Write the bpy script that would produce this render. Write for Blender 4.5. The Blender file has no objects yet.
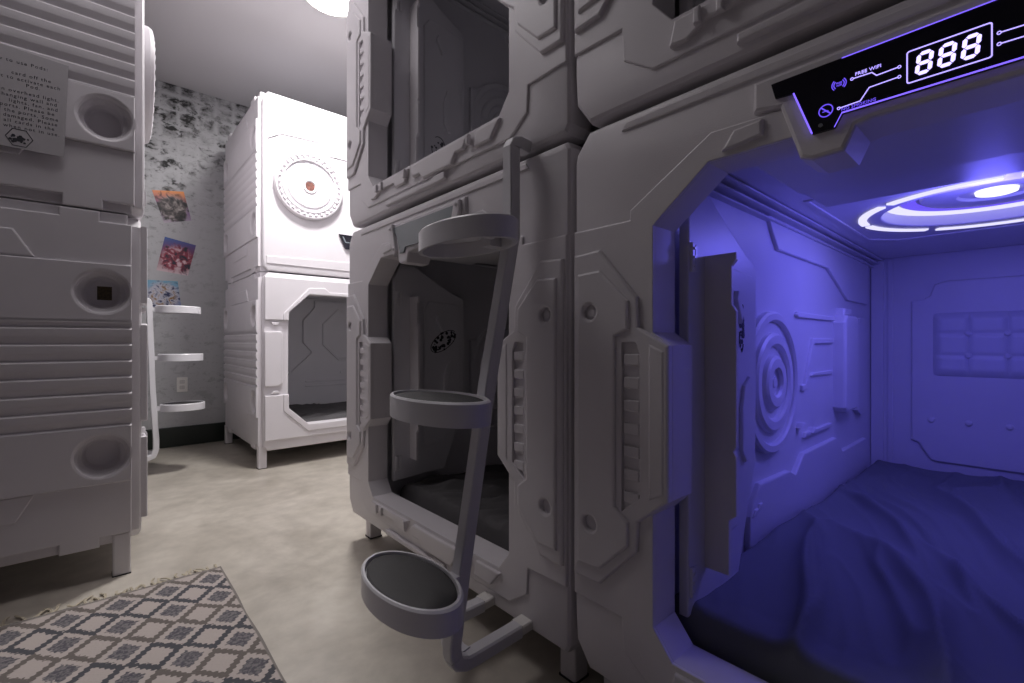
import bpy, bmesh, math, random
from mathutils import Vector, Matrix, noise
from mathutils.geometry import tessellate_polygon
random.seed(7)
SC = bpy.context.scene
COL = SC.collection
PI = math.pi

# ------------------------------------------------------------------ materials
def newmat(name):
    m = bpy.data.materials.new(name); m.use_nodes = True
    nt = m.node_tree; b = nt.nodes['Principled BSDF']
    return m, nt, b

def plain(name, col, rough=.5, metal=0., bump=0., bscale=300., spec=.5, var=0., vscale=6.):
    m, nt, b = newmat(name)
    b.inputs['Base Color'].default_value = (*col, 1)
    b.inputs['Roughness'].default_value = rough
    b.inputs['Metallic'].default_value = metal
    b.inputs['Specular IOR Level'].default_value = spec
    tc = nt.nodes.new('ShaderNodeTexCoord')
    if bump:
        n = nt.nodes.new('ShaderNodeTexNoise'); n.inputs['Scale'].default_value = bscale
        n.inputs['Detail'].default_value = 2
        bp = nt.nodes.new('ShaderNodeBump'); bp.inputs['Strength'].default_value = bump
        bp.inputs['Distance'].default_value = .002
        nt.links.new(tc.outputs['Object'], n.inputs['Vector'])
        nt.links.new(n.outputs['Fac'], bp.inputs['Height'])
        nt.links.new(bp.outputs['Normal'], b.inputs['Normal'])
    if var:
        n = nt.nodes.new('ShaderNodeTexNoise'); n.inputs['Scale'].default_value = vscale
        n.inputs['Detail'].default_value = 4
        r = nt.nodes.new('ShaderNodeValToRGB')
        r.color_ramp.elements[0].position = .3; r.color_ramp.elements[1].position = .7
        r.color_ramp.elements[0].color = (*[c*(1-var) for c in col], 1)
        r.color_ramp.elements[1].color = (*[min(1, c*(1+var)) for c in col], 1)
        nt.links.new(tc.outputs['Object'], n.inputs['Vector'])
        nt.links.new(n.outputs['Fac'], r.inputs['Fac'])
        nt.links.new(r.outputs['Color'], b.inputs['Base Color'])
    return m

def emit(name, col, strength):
    m, nt, b = newmat(name)
    b.inputs['Base Color'].default_value = (0, 0, 0, 1)
    b.inputs['Emission Color'].default_value = (*col, 1)
    b.inputs['Emission Strength'].default_value = strength
    return m

WHITE = plain('pod_plastic', (.72, .69, .72), .42, bump=.12, bscale=420., var=.02)
INNER = plain('pod_inner_plastic', (.66, .65, .69), .38, bump=.1, bscale=420., var=.02)
LADW = plain('ladder_paint', (.70, .69, .72), .33)
GREYM = plain('grey_metal', (.30, .31, .33), .35, .8)
DARK = plain('dark_gap', (.012, .012, .014), .7)
BLACKG = plain('black_acrylic', (.008, .007, .015), .12)
GREYG = plain('grey_panel', (.20, .23, .25), .25)
BLACKP = plain('black_rubber', (.022, .020, .022), .65, bump=.3, bscale=900.)
SHEETB = plain('blue_grey_cotton', (.17, .18, .19), .9, bump=.06, bscale=900., spec=.2)
SHEETG = plain('charcoal_cotton', (.11, .105, .11), .9, bump=.25, bscale=900., spec=.2)
PAPER = plain('paper', (.50, .48, .50), .8)
INK = plain('ink', (.05, .05, .06), .8)
CEILM = plain('ceiling_paint', (.66, .64, .66), .9)
WALLP = plain('side_wall_paint', (.33, .32, .34), .85, var=.06)
BASEB = plain('baseboard_vinyl', (.010, .016, .013), .4)
OUTL = plain('outlet_plastic', (.8, .78, .75), .4)
PADM = plain('pad_vinyl', (.62, .62, .68), .45)
FRINGE = plain('fringe_yarn', (.50, .44, .34), .95)
E_WHITE = emit('led_white', (.85, .85, 1.0), 1.6)
E_RING = emit('led_ring_white', (.72, .70, 1.0), 1.15)
E_VIO = emit('led_violet', (.16, .10, 1.0), .9)
E_DIG = emit('digit_white_violet', (.52, .44, 1.0), 2.2)
E_LINE = emit('line_lilac', (.42, .34, 1.0), 1.6)
E_ICON = emit('icon_violet', (.16, .09, .95), 1.0)
E_EDGE = emit('edge_violet', (.20, .12, 1.0), 1.5)
E_LAMP = emit('ceiling_lamp_glow', (1., .97, .96), 20.)

# ------------------------------------------------------------------ mesh helpers
def area2(p):
    return sum(p[i][0]*p[(i+1) % len(p)][1]-p[(i+1) % len(p)][0]*p[i][1] for i in range(len(p)))
def ccw(p):
    p = [tuple(q) for q in p]
    return p if area2(p) > 0 else p[::-1]
def inset(p, c):
    """miter offset of a CCW polygon, inward for c > 0"""
    n = len(p); out = []
    for i in range(n):
        a, b, d = Vector(p[i-1]), Vector(p[i]), Vector(p[(i+1) % n])
        e1 = (b-a).normalized(); e2 = (d-b).normalized()
        n1 = Vector((-e1.y, e1.x)); n2 = Vector((-e2.y, e2.x))
        m = n1+n2; L = m.length
        if L < 1e-4: m = n1; k = 1
        else:
            m /= L; k = 1/max(.35, m.dot(n1))
        out.append(tuple(b+m*c*k))
    return out
def mir(p, W):
    return list(p)+[(W-x, z) for x, z in p[::-1]]
def circ(cx, cy, r, n=32, a0=0.):
    return [(cx+r*math.cos(a0+2*PI*i/n), cy+r*math.sin(a0+2*PI*i/n)) for i in range(n)]
def rect(x0, y0, x1, y1):
    return [(x0, y0), (x1, y0), (x1, y1), (x0, y1)]
def rrect(x0, y0, x1, y1, r, n=4):
    o = []
    for cx, cy, a in ((x1-r, y1-r, 0), (x0+r, y1-r, 90), (x0+r, y0+r, 180), (x1-r, y0+r, 270)):
        for i in range(n+1):
            t = math.radians(a+90*i/n); o.append((cx+r*math.cos(t), cy+r*math.sin(t)))
    return o

class MB:
    def __init__(s): s.bm = bmesh.new()
    def face(s, vs):
        try: return s.bm.faces.new(vs)
        except ValueError: return None
    def relief(s, M, poly, w0, w1, c=.004, holes=(), n=2, cap=True):
        """prism of a 2D outline between depths w0..w1 with rounded front edges.
        holes: (outline, floor depth or None for through, round)"""
        bm = s.bm; P = ccw(poly)
        V = lambda p, w: bm.verts.new(M(p[0], p[1], w))
        def wall(P, sign, wlo, cc, clip=w1):
            rows = [(P, wlo)]
            for i in range(n+1 if cc else 1):
                a = PI/2*i/n if cc else 0
                rows.append((inset(P, sign*cc*(1-math.cos(a))) if (cc and i) else P, w1-cc+cc*math.sin(a)))
            vr = [[V(p, w) for p in q] for q, w in rows]
            m = len(P)
            for r in range(len(vr)-1):
                for i in range(m):
                    s.face((vr[r][i], vr[r][(i+1) % m], vr[r+1][(i+1) % m], vr[r+1][i]))
            return vr[0], vr[-1], rows[-1][0]
        b0, t0, pt = wall(P, 1, w0, c)
        tops = [t0]; tp = [pt]; bots = [b0]; bp = [P]
        for h in holes:
            H = ccw(h[0]); fl = h[1]; hc = h[2] if len(h) > 2 else 0
            lo = w0 if fl is None else fl
            hb, ht, hp = wall(H, -1, lo, hc)
            tops.append(ht); tp.append(hp)
            if fl is None: bots.append(hb); bp.append(H)
            else:
                for t in tessellate_polygon([[Vector((x, y, 0)) for x, y in H]]):
                    s.face([hb[i] for i in t])
        def fill(loops, pts):
            flat = [v for l in loops for v in l]
            for t in tessellate_polygon([[Vector((x, y, 0)) for x, y in l] for l in pts]):
                s.face([flat[i] for i in t])
        fill(tops, tp)
        if cap: fill(bots, bp)
    def box(s, x0, y0, z0, x1, y1, z1):
        v = [s.bm.verts.new(p) for p in ((x0,y0,z0),(x1,y0,z0),(x1,y1,z0),(x0,y1,z0),(x0,y0,z1),(x1,y0,z1),(x1,y1,z1),(x0,y1,z1))]
        for f in ((0,3,2,1),(4,5,6,7),(0,1,5,4),(1,2,6,5),(2,3,7,6),(3,0,4,7)): s.face([v[i] for i in f])
    def lathe(s, M, prof, cx=0, cy=0, n=40, closed=False):
        """prof: list of (r, w)"""
        rows = []
        for r, w in prof:
            if r < 1e-6: rows.append([s.bm.verts.new(M(cx, cy, w))])
            else: rows.append([s.bm.verts.new(M(cx+r*math.cos(2*PI*i/n), cy+r*math.sin(2*PI*i/n), w)) for i in range(n)])
        for a, b in zip(rows[:-1], rows[1:]):
            for i in range(n):
                j = (i+1) % n
                if len(a) == 1 and len(b) == 1: continue
                if len(a) == 1: s.face((a[0], b[i], b[j]))
                elif len(b) == 1: s.face((a[i], a[j], b[0]))
                else: s.face((a[i], a[j], b[j], b[i]))
    def sweep(s, pts, hw, hh, up=Vector((0, 0, 1)), side=None, c=.004, closed=False):
        """rectangular bar with eased edges along a path; side: fixed side vector or None"""
        P = [Vector(p) for p in pts]; rows = []; n = len(P)
        for i in range(n):
            t = (P[min(i+1, n-1)]-P[max(i-1, 0)]).normalized()
            if side is not None: sd = Vector(side)
            else: sd = t.cross(up).normalized()
            u = sd.cross(t).normalized()
            q = [(-hw+c, -hh), (hw-c, -hh), (hw, -hh+c), (hw, hh-c), (hw-c, hh), (-hw+c, hh), (-hw, hh-c), (-hw, -hh+c)]
            rows.append([s.bm.verts.new(P[i]+sd*a+u*b) for a, b in q])
        for a, b in zip(rows[:-1], rows[1:]):
            for i in range(8): s.face((a[i], a[(i+1) % 8], b[(i+1) % 8], b[i]))
        s.face(rows[0][::-1]); s.face(rows[-1])
    def build(s, name, mat, parent=None, sharp=16):
        bm = s.bm
        bmesh.ops.recalc_face_normals(bm, faces=bm.faces[:])
        me = bpy.data.meshes.new(name); bm.to_mesh(me); bm.free()
        for p in me.polygons: p.use_smooth = True
        me.set_sharp_from_angle(angle=math.radians(sharp))
        me.materials.append(mat)
        o = bpy.data.objects.new(name, me); COL.objects.link(o)
        if parent is not None: o.parent = parent
        return o

def tag(o, label=None, cat=None, group=None, kind=None):
    if label: o['label'] = label
    if cat: o['category'] = cat
    if group: o['group'] = group
    if kind: o['kind'] = kind
    return o
def empty(name, loc, rz=0.):
    o = bpy.data.objects.new(name, None); COL.objects.link(o)
    o.location = loc; o.rotation_euler = (0, 0, rz); o.empty_display_size = .1
    return o
def copy_tree(o, parent=None):
    c = o.copy(); COL.objects.link(c)
    if parent is not None: c.parent = parent
    for ch in list(o.children): copy_tree(ch, c)
    return c
def arc(c, r, a0, a1, n=6):
    return [(c[0]+r*math.cos(math.radians(a0+(a1-a0)*i/n)), c[1]+r*math.sin(math.radians(a0+(a1-a0)*i/n))) for i in range(n+1)]
def text_mesh(body, size, align='LEFT', extrude=.0004, spacing=1., xs=1.):
    cu = bpy.data.curves.new('t', 'FONT'); cu.body = body; cu.size = size
    cu.align_x = align; cu.extrude = extrude; cu.space_character = spacing
    cu.resolution_u = 2
    o = bpy.data.objects.new('t', cu); COL.objects.link(o)
    dg = bpy.context.evaluated_depsgraph_get(); dg.update()
    me = bpy.data.meshes.new_from_object(o.evaluated_get(dg))
    bpy.data.objects.remove(o)
    return me
def add_text(mb, body, size, M, align='LEFT', extrude=.0004, spacing=1., rot=0.):
    me = text_mesh(body, size, align, extrude, spacing)
    tmp = bmesh.new(); tmp.from_mesh(me)
    cr, sr = math.cos(rot), math.sin(rot)
    vm = {}
    for v in tmp.verts:
        x, y = v.co.x*cr-v.co.y*sr, v.co.x*sr+v.co.y*cr
        vm[v.index] = mb.bm.verts.new(M(x, y, v.co.z))
    for f in tmp.faces: mb.face([vm[v.index] for v in f.verts])
    tmp.free(); bpy.data.meshes.remove(me)

# mappings in pod space: x across the front, y into the pod, z up
FRONT = lambda u, v, w: (u, -w, v)
def BACKW(y0): return lambda u, v, w: (u, y0-w, v)         # surface looking to the opening
def LEFTW(x0): return lambda u, v, w: (x0+w, u, v)         # inner left wall, u = depth
def RIGHTW(x0): return lambda u, v, w: (x0-w, u, v)
def OUTL_(x0): return lambda u, v, w: (x0-w, u, v)         # outer left side
def OUTR_(x0): return lambda u, v, w: (x0+w, u, v)
def DOWN(z0): return lambda u, v, w: (u, v, z0-w)          # ceiling

# ------------------------------------------------------------------ end-entry pod (right row)
W, H, D = 1.23, 1.19, 2.13
OPEN = mir([(.30, .13), (.242, .13), (.203, .178), (.203, .392), (.239, .427), (.239, .717), (.203, .742), (.203, .945), (.31, 1.035), (.45, 1.035)], W)

def build_end_pod(lit_sign):
    root = empty('sleeping_pod', (0, 0, 0))
    # shell
    m = MB()
    outer = mir([(.07, .035), (.045, .06), (.045, 1.155), (.07, 1.18)], W)
    inner = rrect(.147, .075, W-.147, 1.168, .02, 3)
    BK = lambda u, v, w: (u, -w, v)
    m.relief(BK, outer, -D, -.078, .002, [(inner, -(D-.06), 0)])
    m.build('shell', INNER, root)
    # front frame
    m = MB()
    outer = [(.04, .010), (.004, .06), (.0, .13), (.0, 1.12), (.004, 1.14), (.04, 1.182), (W-.012, 1.182), (W, 1.165), (W, .03), (W-.012, .010)]
    m.relief(FRONT, outer, -.075, 0, .016, [(OPEN, None, .004)], n=3)
    # raised collar panel around the opening
    col = mir([(.20, .055), (.135, .10), (.131, .165), (.006, .168), (.006, .966), (.150, .966), (.150, .985), (.314, 1.087), (.395, 1.085)], W)
    m.relief(FRONT, col, -.01, .005, .003, [(inset(ccw(OPEN), -.001), None, .002)])
    for mx in (False, True):
        F = (lambda u, v, w: (W-u, -w, v)) if mx else FRONT
        # side column: outer plate reaching the opening at mid height
        pl = [(.012, .215), (.081, .216), (.171, .313), (.175, .372), (.2385, .4265), (.2385, .7165), (.175, .752), (.171, .812), (.081, .916), (.012, .912)]
        slot = [(.137, .385), (.178, .42), (.178, .70), (.168, .722), (.137, .722)]
        m.relief(F, pl, 0, .014, .005, [(slot, .003, .002), (circ(.059, .786, .022, 28), .001, .002), (circ(.059, .339, .022, 28), .001, .002)])
        pl2 = [(.026, .247), (.085, .25), (.155, .32), (.155, .368), (.124, .392), (.124, .734), (.155, .748), (.155, .805), (.086, .872), (.026, .869)]
        m.relief(F, pl2, .006, .020, .005, [(circ(.059, .786, .0165, 28), .008, .006), (circ(.059, .339, .0165, 28), .008, .006)])
        m.lathe(F, [(.011, .006), (.011, .0105), (.008, .012), (0, .012)], .059, .786, 28)
        # teeth inside the slot column
        for k in range(7):
            z = .404+k*.0455
            m.relief(F, rect(.140, z, .175, z+.022), .001, .0115, .002)
        # ridge between slot column and opening
        m.relief(F, [(.198, .42), (.230, .438), (.230, .706), (.198, .720)], .006, .016, .004)
        # small lug near the top corner
        m.relief(F, [(.335, 1.045), (.355, 1.075), (.40, 1.078), (.40, 1.052), (.365, 1.047)], 0, .012, .004)
    # sill relief under the opening
    m.relief(FRONT, mir([(.24, .075), (.275, .072), (.31, .092), (.42, .092), (.435, .075), (.50, .075), (.52, .118), (.25, .118)], W)[:8], .003, .014, .004)
    m.relief(FRONT, [(.54, .100), (.555, .078), (.60, .078), (.62, .058), (.78, .058), (.80, .086), (.84, .086), (.86, .118), (.56, .118)], .003, .016, .005)
    m.relief(FRONT, [(.89, .075), (.96, .075), (1.0, .118), (.90, .118)], .003, .014, .004)
    for x in (.50, .86, .29, .33):
        m.relief(FRONT, rect(x, .088, x+.012, .116), .01, .022, .003)
    m.relief(FRONT, [(.36, .025), (.36, .042), (.66, .042), (.68, .05), (.74, .05), (.74, .03), (.70, .025)], .0, .012, .004)
    # band along the upper rim
    m.relief(FRONT, [(.13, 1.15), (.14, 1.165), (1.09, 1.165), (1.10, 1.15)], -.012, .004, .002)
    m.build('front_frame', WHITE, root)
    # legs
    for x in (.035, W-.085):
        for y in (.06, D-.13):
            m = MB(); m.relief(lambda u, v, w: (u, v, w), rrect(x, y, x+.05, y+.05, .006, 2), -.096, .012, .002)
            lg = m.build('leg', WHITE, root)
            m = MB(); m.box(x-.001, y-.001, -.102, x+.051, y+.051, -.096)
            m.build('foot_pad', DARK, lg)
    # inner left and right wall panels
    for mx in (False, True):
        m = MB(); Lw = RIGHTW(W-.147) if mx else LEFTW(.147)
        m.relief(Lw, [(.56, 1.11), (.70, 1.11), (.74, 1.057), (.788, 1.009), (1.313, 1.007), (1.6, .90), (1.95, .90), (1.95, 1.13), (.56, 1.13)], -.002, .012, .004)
        m.relief(Lw, [(.55, .08), (.56, .235), (.585, .272), (.63, .314), (.876, .306), (.93, .285), (1.012, .34), (1.41, .34), (1.50, .272), (1.9, .272), (1.9, .08)], -.002, .016, .005)
        # round port relief
        cx, cz = .735, .60
        m.lathe(Lw, [(.215, 0), (.215, .016), (.208, .022), (.190, .022), (.184, .016), (.184, .008), (.152, .008), (.150, .018), (.142, .024), (.118, .024), (.110, .018), (.108, .010), (.084, .010), (.080, .022), (.072, .027), (.046, .027), (.040, .02), (.040, .012), (.018, .012), (.016, .02), (0, .02)], cx, cz, 48)
        m.relief(Lw, [(.52, .73), (.56, .735), (.545, .62), (.545, .58), (.56, .465), (.52, .47)], 0, .02, .004)
        # grooves and bars
        m.relief(Lw, [(.96, .815), (.97, .825), (1.41, .822), (1.41, .806), (.98, .806)], 0, .010, .003)
        m.relief(Lw, [(1.02, .572), (1.05, .575), (1.135, .735), (1.40, .735), (1.40, .718), (1.15, .716), (1.065, .555), (1.02, .555)], 0, .010, .003)
        m.relief(Lw, [(1.13, .60), (1.14, .61), (1.39, .61), (1.39, .596)], 0, .008, .002)
        m.relief(Lw, [(1.42, .46), (1.42, .80), (1.44, .83), (1.60, .83), (1.62, .80), (1.62, .46), (1.60, .44), (1.44, .44)], 0, .045, .01)
        m.relief(Lw, [(1.46, .83), (1.47, .86), (1.57, .86), (1.58, .83)], 0, .03, .006)
        m.relief(Lw, [(1.72, .42), (1.72, .80), (1.78, .83), (1.86, .83), (1.86, .39), (1.78, .39)], 0, .02, .005)
        for a, b in ((.57, .235), (.60, .245), (1.10, .40), (.98, .43)):
            m.relief(Lw, [(a, b), (a+.012, b+.016), (a+.035, b+.016), (a+.023, b)], 0, .022, .004)
        m.relief(Lw, [(1.04, .39), (1.05, .405), (1.36, .405), (1.36, .39)], 0, .012, .003)
        # cornice strips along the ceiling
        for k in range(4):
            m.relief(Lw, rect(.12, 1.135-.006-k*.014, D-.07, 1.135-k*.014), 0, .075-k*.018, .003)
        m.build('wall_panel', INNER, root)
    # ceiling panel with soffit
    m = MB(); zc = 1.135
    Dn = DOWN(zc)
    m.relief(Dn, rect(.145, .10, W-.145, D-.08), -.036, .012, .004, [(circ(.615, 1.15, .262, 48), -.034, .004)])
    m.relief(Dn, [(.34, .10), (.34, .36), (.36, .385), (W-.36, .385), (W-.34, .36), (W-.34, .10)], .0, .088, .008)
    m.relief(Dn, rect(.33, .36, W-.33, .585), .0, .072, .008); m.relief(Dn, rect(.345, .585, W-.345, .60), .0, .05, .006)
    m.relief(Dn, rect(.30, .10, .34, .34), .0, .05, .006)
    m.relief(Dn, [(.25, .70), (.25, 1.45), (.33, 1.55), (.90, 1.55), (.98, 1.45), (.98, .70)], .008, .016, .004, [(inset(ccw([(.25, .70), (.25, 1.45), (.33, 1.55), (.90, 1.55), (.98, 1.45), (.98, .70)]), .012), None, .002)])
    m.build('ceiling_panel', INNER, root)
    # back panel
    m = MB(); Bw = BACKW(D-.06)
    m.relief(Bw, mir([(.39, .178), (.37, .185), (.345, .225), (.33, .255), (.304, .265), (.304, .914), (.345, .918), (.37, .935), (.385, .985), (.424, .998)], W), 0, .012, .005)
    m.relief(Bw, rect(.15, .10, .20, 1.12), 0, .012, .004); m.relief(Bw, rect(W-.20, .10, W-.15, 1.12), 0, .012, .004)
    m.relief(Bw, rect(.215, .10, .235, 1.12), 0, .006, .002); m.relief(Bw, rect(W-.235, .10, W-.215, 1.12), 0, .006, .002)
    for x in (.374, .497, .62, .743, .860):
        m.lathe(Bw, [(.013, .010), (.012, .017), (.007, .020), (0, .021)], x, .365, 16)
    m.build('back_panel', INNER, root)
    # tufted head pad: bumpy grid
    m = MB(); x0, x1, z0, z1 = .378, W-.378, .566, .855
    nx, nz = 72, 40; g = []
    for j in range(nz+1):
        row = []
        for i in range(nx+1):
            u = i/nx; v = j/nz; x = x0+(x1-x0)*u; z = z0+(z1-z0)*v
            tu = abs(math.sin(PI*u*4)); tv = abs(math.sin(PI*v*3))
            ed = min(1, min(u, 1-u)*16)*min(1, min(v, 1-v)*9)
            w = .010+ed**.5*.012+.010*(min(1, tu*2.5)**.6*min(1, tv*2.5)**.6)*ed
            cr = max(0, .04-min(u, 1-u))*max(0, .08-min(v, 1-v))*0
            row.append(m.bm.verts.new((x, D-.06-w, z)))
        g.append(row)
    for j in range(nz):
        for i in range(nx): m.face((g[j][i], g[j][i+1], g[j+1][i+1], g[j+1][i]))
    pad = m.build('head_pad', PADM, root, 60)
    for i in (1, 2, 3):
        for j in (1, 2):
            m = MB(); m.lathe(BACKW(D-.06), [(.012, .024), (.011, .031), (.006, .034), (0, .035)], x0+(x1-x0)*i/4, z0+(z1-z0)*j/3, 16)
            m.build('tuft_button', PADM, pad)
    # door leaf folded inwards at the left jamb
    m = MB(); Dl = LEFTW(.202)
    leaf = [(.095, .165), (.095, .975), (.125, 1.04), (.19, 1.035), (.27, .99), (.385, .93), (.430, .915), (.440, .90), (.440, .60), (.436, .42), (.40, .34), (.335, .175)]
    m.relief(Dl, leaf, 0, .02, .004)
    m.relief(Dl, [(.23, .28), (.23, .86), (.255, .895), (.40, .885), (.415, .86), (.415, .46), (.36, .36), (.33, .30)], .015, .026, .004)
    m.relief(Dl, [(.325, .47), (.345, .44), (.36, .44), (.35, .50), (.35, .56), (.37, .62), (.37, .64), (.34, .62), (.325, .57)], .02, .034, .003)
    m.relief(Dl, [(.285, .82), (.295, .84), (.325, .79), (.315, .765)], .02, .038, .003)
    door = m.build('door', INNER, root)
    m = MB()
    m.relief(lambda u, v, w: (u, .165-w, v), [(.220, .245), (.220, .905), (.2865, .905), (.2865, .89), (.277, .878), (.277, .80), (.2865, .785), (.2865, .51), (.281, .50), (.2865, .49), (.2865, .37), (.272, .358), (.272, .245)], -.010, 0, .002)
    m.build('pull_handle', WHITE, door)
    for z in (.235, .895):
        m = MB(); m.relief(Dl, rect(.100, z-.03, .112, z+.03), .018, .026, .002)
        m.relief(Dl, rect(.118, z-.028, .128, z+.028), .018, .023, .002)
        for k in (-.018, 0, .018): m.lathe(Dl, [(.003, .02), (.003, .029), (0, .029)], .106, z+k, 8)
        m.build('hinge', LADW, door)
    # ceiling lamp
    m = MB()
    m.lathe(DOWN(1.135), [(.2625, -.034), (.2625, -.030), (.215, -.030), (.17, -.031), (.165, -.022), (.12, -.018), (.085, -.020), (.08, -.028), (0, -.030)], .615, 1.15, 56)
    lamp = m.build('ceiling_light', INNER, root)
    m = MB(); n = 7
    for k in range(n):
        a0 = 2*PI*k/n+.05+.35; a1 = 2*PI*(k+1)/n-.05+.35
        P = [(.615+.322*math.cos(a0+(a1-a0)*i/10), 1.15+.322*math.sin(a0+(a1-a0)*i/10)) for i in range(11)]
        P += [(.615+.300*math.cos(a1-(a1-a0)*i/10), 1.15+.300*math.sin(a1-(a1-a0)*i/10)) for i in range(11)]
        m.relief(DOWN(1.135), P, .010, .0175, .001)
    m.build('light_ring', E_RING if lit_sign else PADM, lamp)
    m = MB()
    m.lathe(DOWN(1.135), [(.256, -.030), (.256, -.022), (.222, -.026), (.222, -.030)], .615, 1.15, 56)
    m.build('light_ring', E_RING if lit_sign else PADM, lamp)
    m = MB()
    m.lathe(DOWN(1.135), [(.046, -.030), (.044, -.020), (.034, -.017), (0, -.016)], .615, 1.15, 32)
    m.build('light_lens', E_WHITE if lit_sign else PADM, lamp)
    m = MB()
    m.lathe(DOWN(1.135), [(.215, -.030), (.215, -.0265), (.178, -.0285), (.178, -.031)], .615, 1.15, 56)
    m.build('glow_ring', E_VIO if lit_sign else PADM, lamp)
    # sign housing and sign
    m = MB()
    hs = [(.385, 1.14), (.385, 1.092), (.425, 1.085), (.452, 1.0), (.468, .993), (.508, .995), (.522, 1.026), (.54, 1.03)]
    m.relief(FRONT, mir(hs, W), -.078, .010, .006)
    hous = m.build('sign_housing', WHITE, root)
    m = MB()
    so = mir([(.414, 1.124), (.420, 1.10), (.445, 1.098), (.470, 1.028), (.498, 1.028), (.507, 1.045)], W)
    m.relief(FRONT, so, .008, .015, .001)
    sg = m.build('sign_panel', BLACKG if lit_sign else GREYG, root)
    if lit_sign:
        S = lambda u, v, w: (u, -.0155-w, v)
        m = MB()
        def strip(pts, r, mm=m):
            for a, b in zip(pts[:-1], pts[1:]):
                a = Vector(a); b = Vector(b); d = (b-a).normalized()*r*.5; nn = Vector((-d.y, d.x)).normalized()*r
                mm.relief(S, [tuple(a-d-nn), tuple(b+d-nn), tuple(b+d+nn), tuple(a-d+nn)], 0, .0006, 0)
        strip([(.446, 1.097), (.470, 1.029)], .0011)
        strip([(.507, 1.046), (W-.507, 1.046)], .0010)
        strip([(.498, 1.029), (.507, 1.046)], .0005)
        strip([(.507, 1.123), (W-.507, 1.123)], .0006)
        m.build('edge_glow', E_EDGE, sg)
        # digits
        m = MB()
        def seg(cx, cz, horiz, L, t=.0021, sh=.10):
            q = [(-L/2, 0), (-L/2+t, t), (L/2-t, t), (L/2, 0), (L/2-t, -t), (-L/2+t, -t)]
            pts = []
            for a, b in q:
                x, z = (a, b) if horiz else (b, a)
                pts.append((cx+x+(cz+z-1.078)*sh, cz+z))
            m.relief(S, pts, 0, .0008, 0)
        for k in range(3):
            cx = .5945+k*.0212; w_, h_ = .0122, .0122
            for z in (-1, 0, 1): seg(cx, 1.078+z*h_, True, w_-.0012)
            for sx in (-1, 1):
                for z in (-.5, .5): seg(cx+sx*w_/2, 1.078+z*h_, False, h_-.0012)
        m.build('digits', E_DIG, sg)
        # readout frame
        m = MB()
        m.relief(S, rrect(.577, 1.057, .655, 1.099, .003), 0, .0006, 0, [(rrect(.5784, 1.0584, .6536, 1.0976, .0022), None, 0)])
        for sgn in (0, 1):
            X = (lambda x: W-x) if sgn else (lambda x: x)
            for pts in ([(.5205, 1.0885), (.541, 1.088), (.546, 1.082), (.568, 1.083)], [(.505, 1.0535), (.528, 1.0545), (.538, 1.069), (.568, 1.070)]):
                strip([(X(a), b) for a, b in pts], .0006, m)
                for e in (pts[0], pts[-1]):
                    c = (X(e[0]+(-.0018 if e is pts[0] else .0018)), e[1])
                    m.relief(S, circ(*c, .0021, 16), 0, .0006, 0, [(circ(*c, .0012, 16), None, 0)])
        add_text(m, 'FREE WIFI', .0064, lambda x, y, z: (.522+x, -.0157-z, 1.0912+y), spacing=1.05)
        m.build('readout_lines', E_LINE, sg)
        m = MB()
        add_text(m, 'NO SMOKING', .0060, lambda x, y, z: (.506+x, -.0157-z, 1.0485+y), spacing=1.05)
        c = (.4875, 1.056)
        m.relief(S, circ(*c, .0092, 28), 0, .0006, 0, [(circ(*c, .0078, 28), None, 0)])
        strip([(c[0]-.0058, c[1]+.0058), (c[0]+.0058, c[1]-.0058)], .0009, m)
        strip([(c[0]-.004, c[1]-.001), (c[0]+.003, c[1]-.001)], .0005, m)
        c = (.5035, 1.0875)
        for sx in (-1, 1):
            for r in (.0062, .0085):
                P = [(c[0]+sx*r*math.cos(t), c[1]+r*math.sin(t)) for t in [math.radians(-45+90*i/6) for i in range(7)]]
                strip(P, .0006, m)
        add_text(m, 'FREE', .0036, lambda x, y, z: (c[0]+x, -.0157-z, c[1]+.0006+y), 'CENTER')
        add_text(m, 'WIFI', .0036, lambda x, y, z: (c[0]+x, -.0157-z, c[1]-.0028+y), 'CENTER')
        m.build('sign_icons', E_ICON, sg)
        for xs in (.481, W-.481):
            m = MB(); m.lathe(S, [(.0028, 0), (.0028, .0012), (0, .0014)], xs, 1.037, 14); m.build('screw', GREYM, sg)
    else:
        for sx in (0, 1):
            X = (lambda x: W-x) if sx else (lambda x: x)
            m = MB()
            m.relief(FRONT, [(X(.40), 1.10), (X(.40), 1.132), (X(.425), 1.136), (X(.435), 1.10), (X(.452), 1.04), (X(.44), 1.02), (X(.425), 1.05)], .010, .022, .003)
            for a, b in ((.414, 1.12), (.440, 1.045)):
                m.lathe(FRONT, [(.005, .02), (.005, .026), (0, .027)], X(a), b, 12)
            m.build('sign_bracket', WHITE, sg)
    return root

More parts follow.
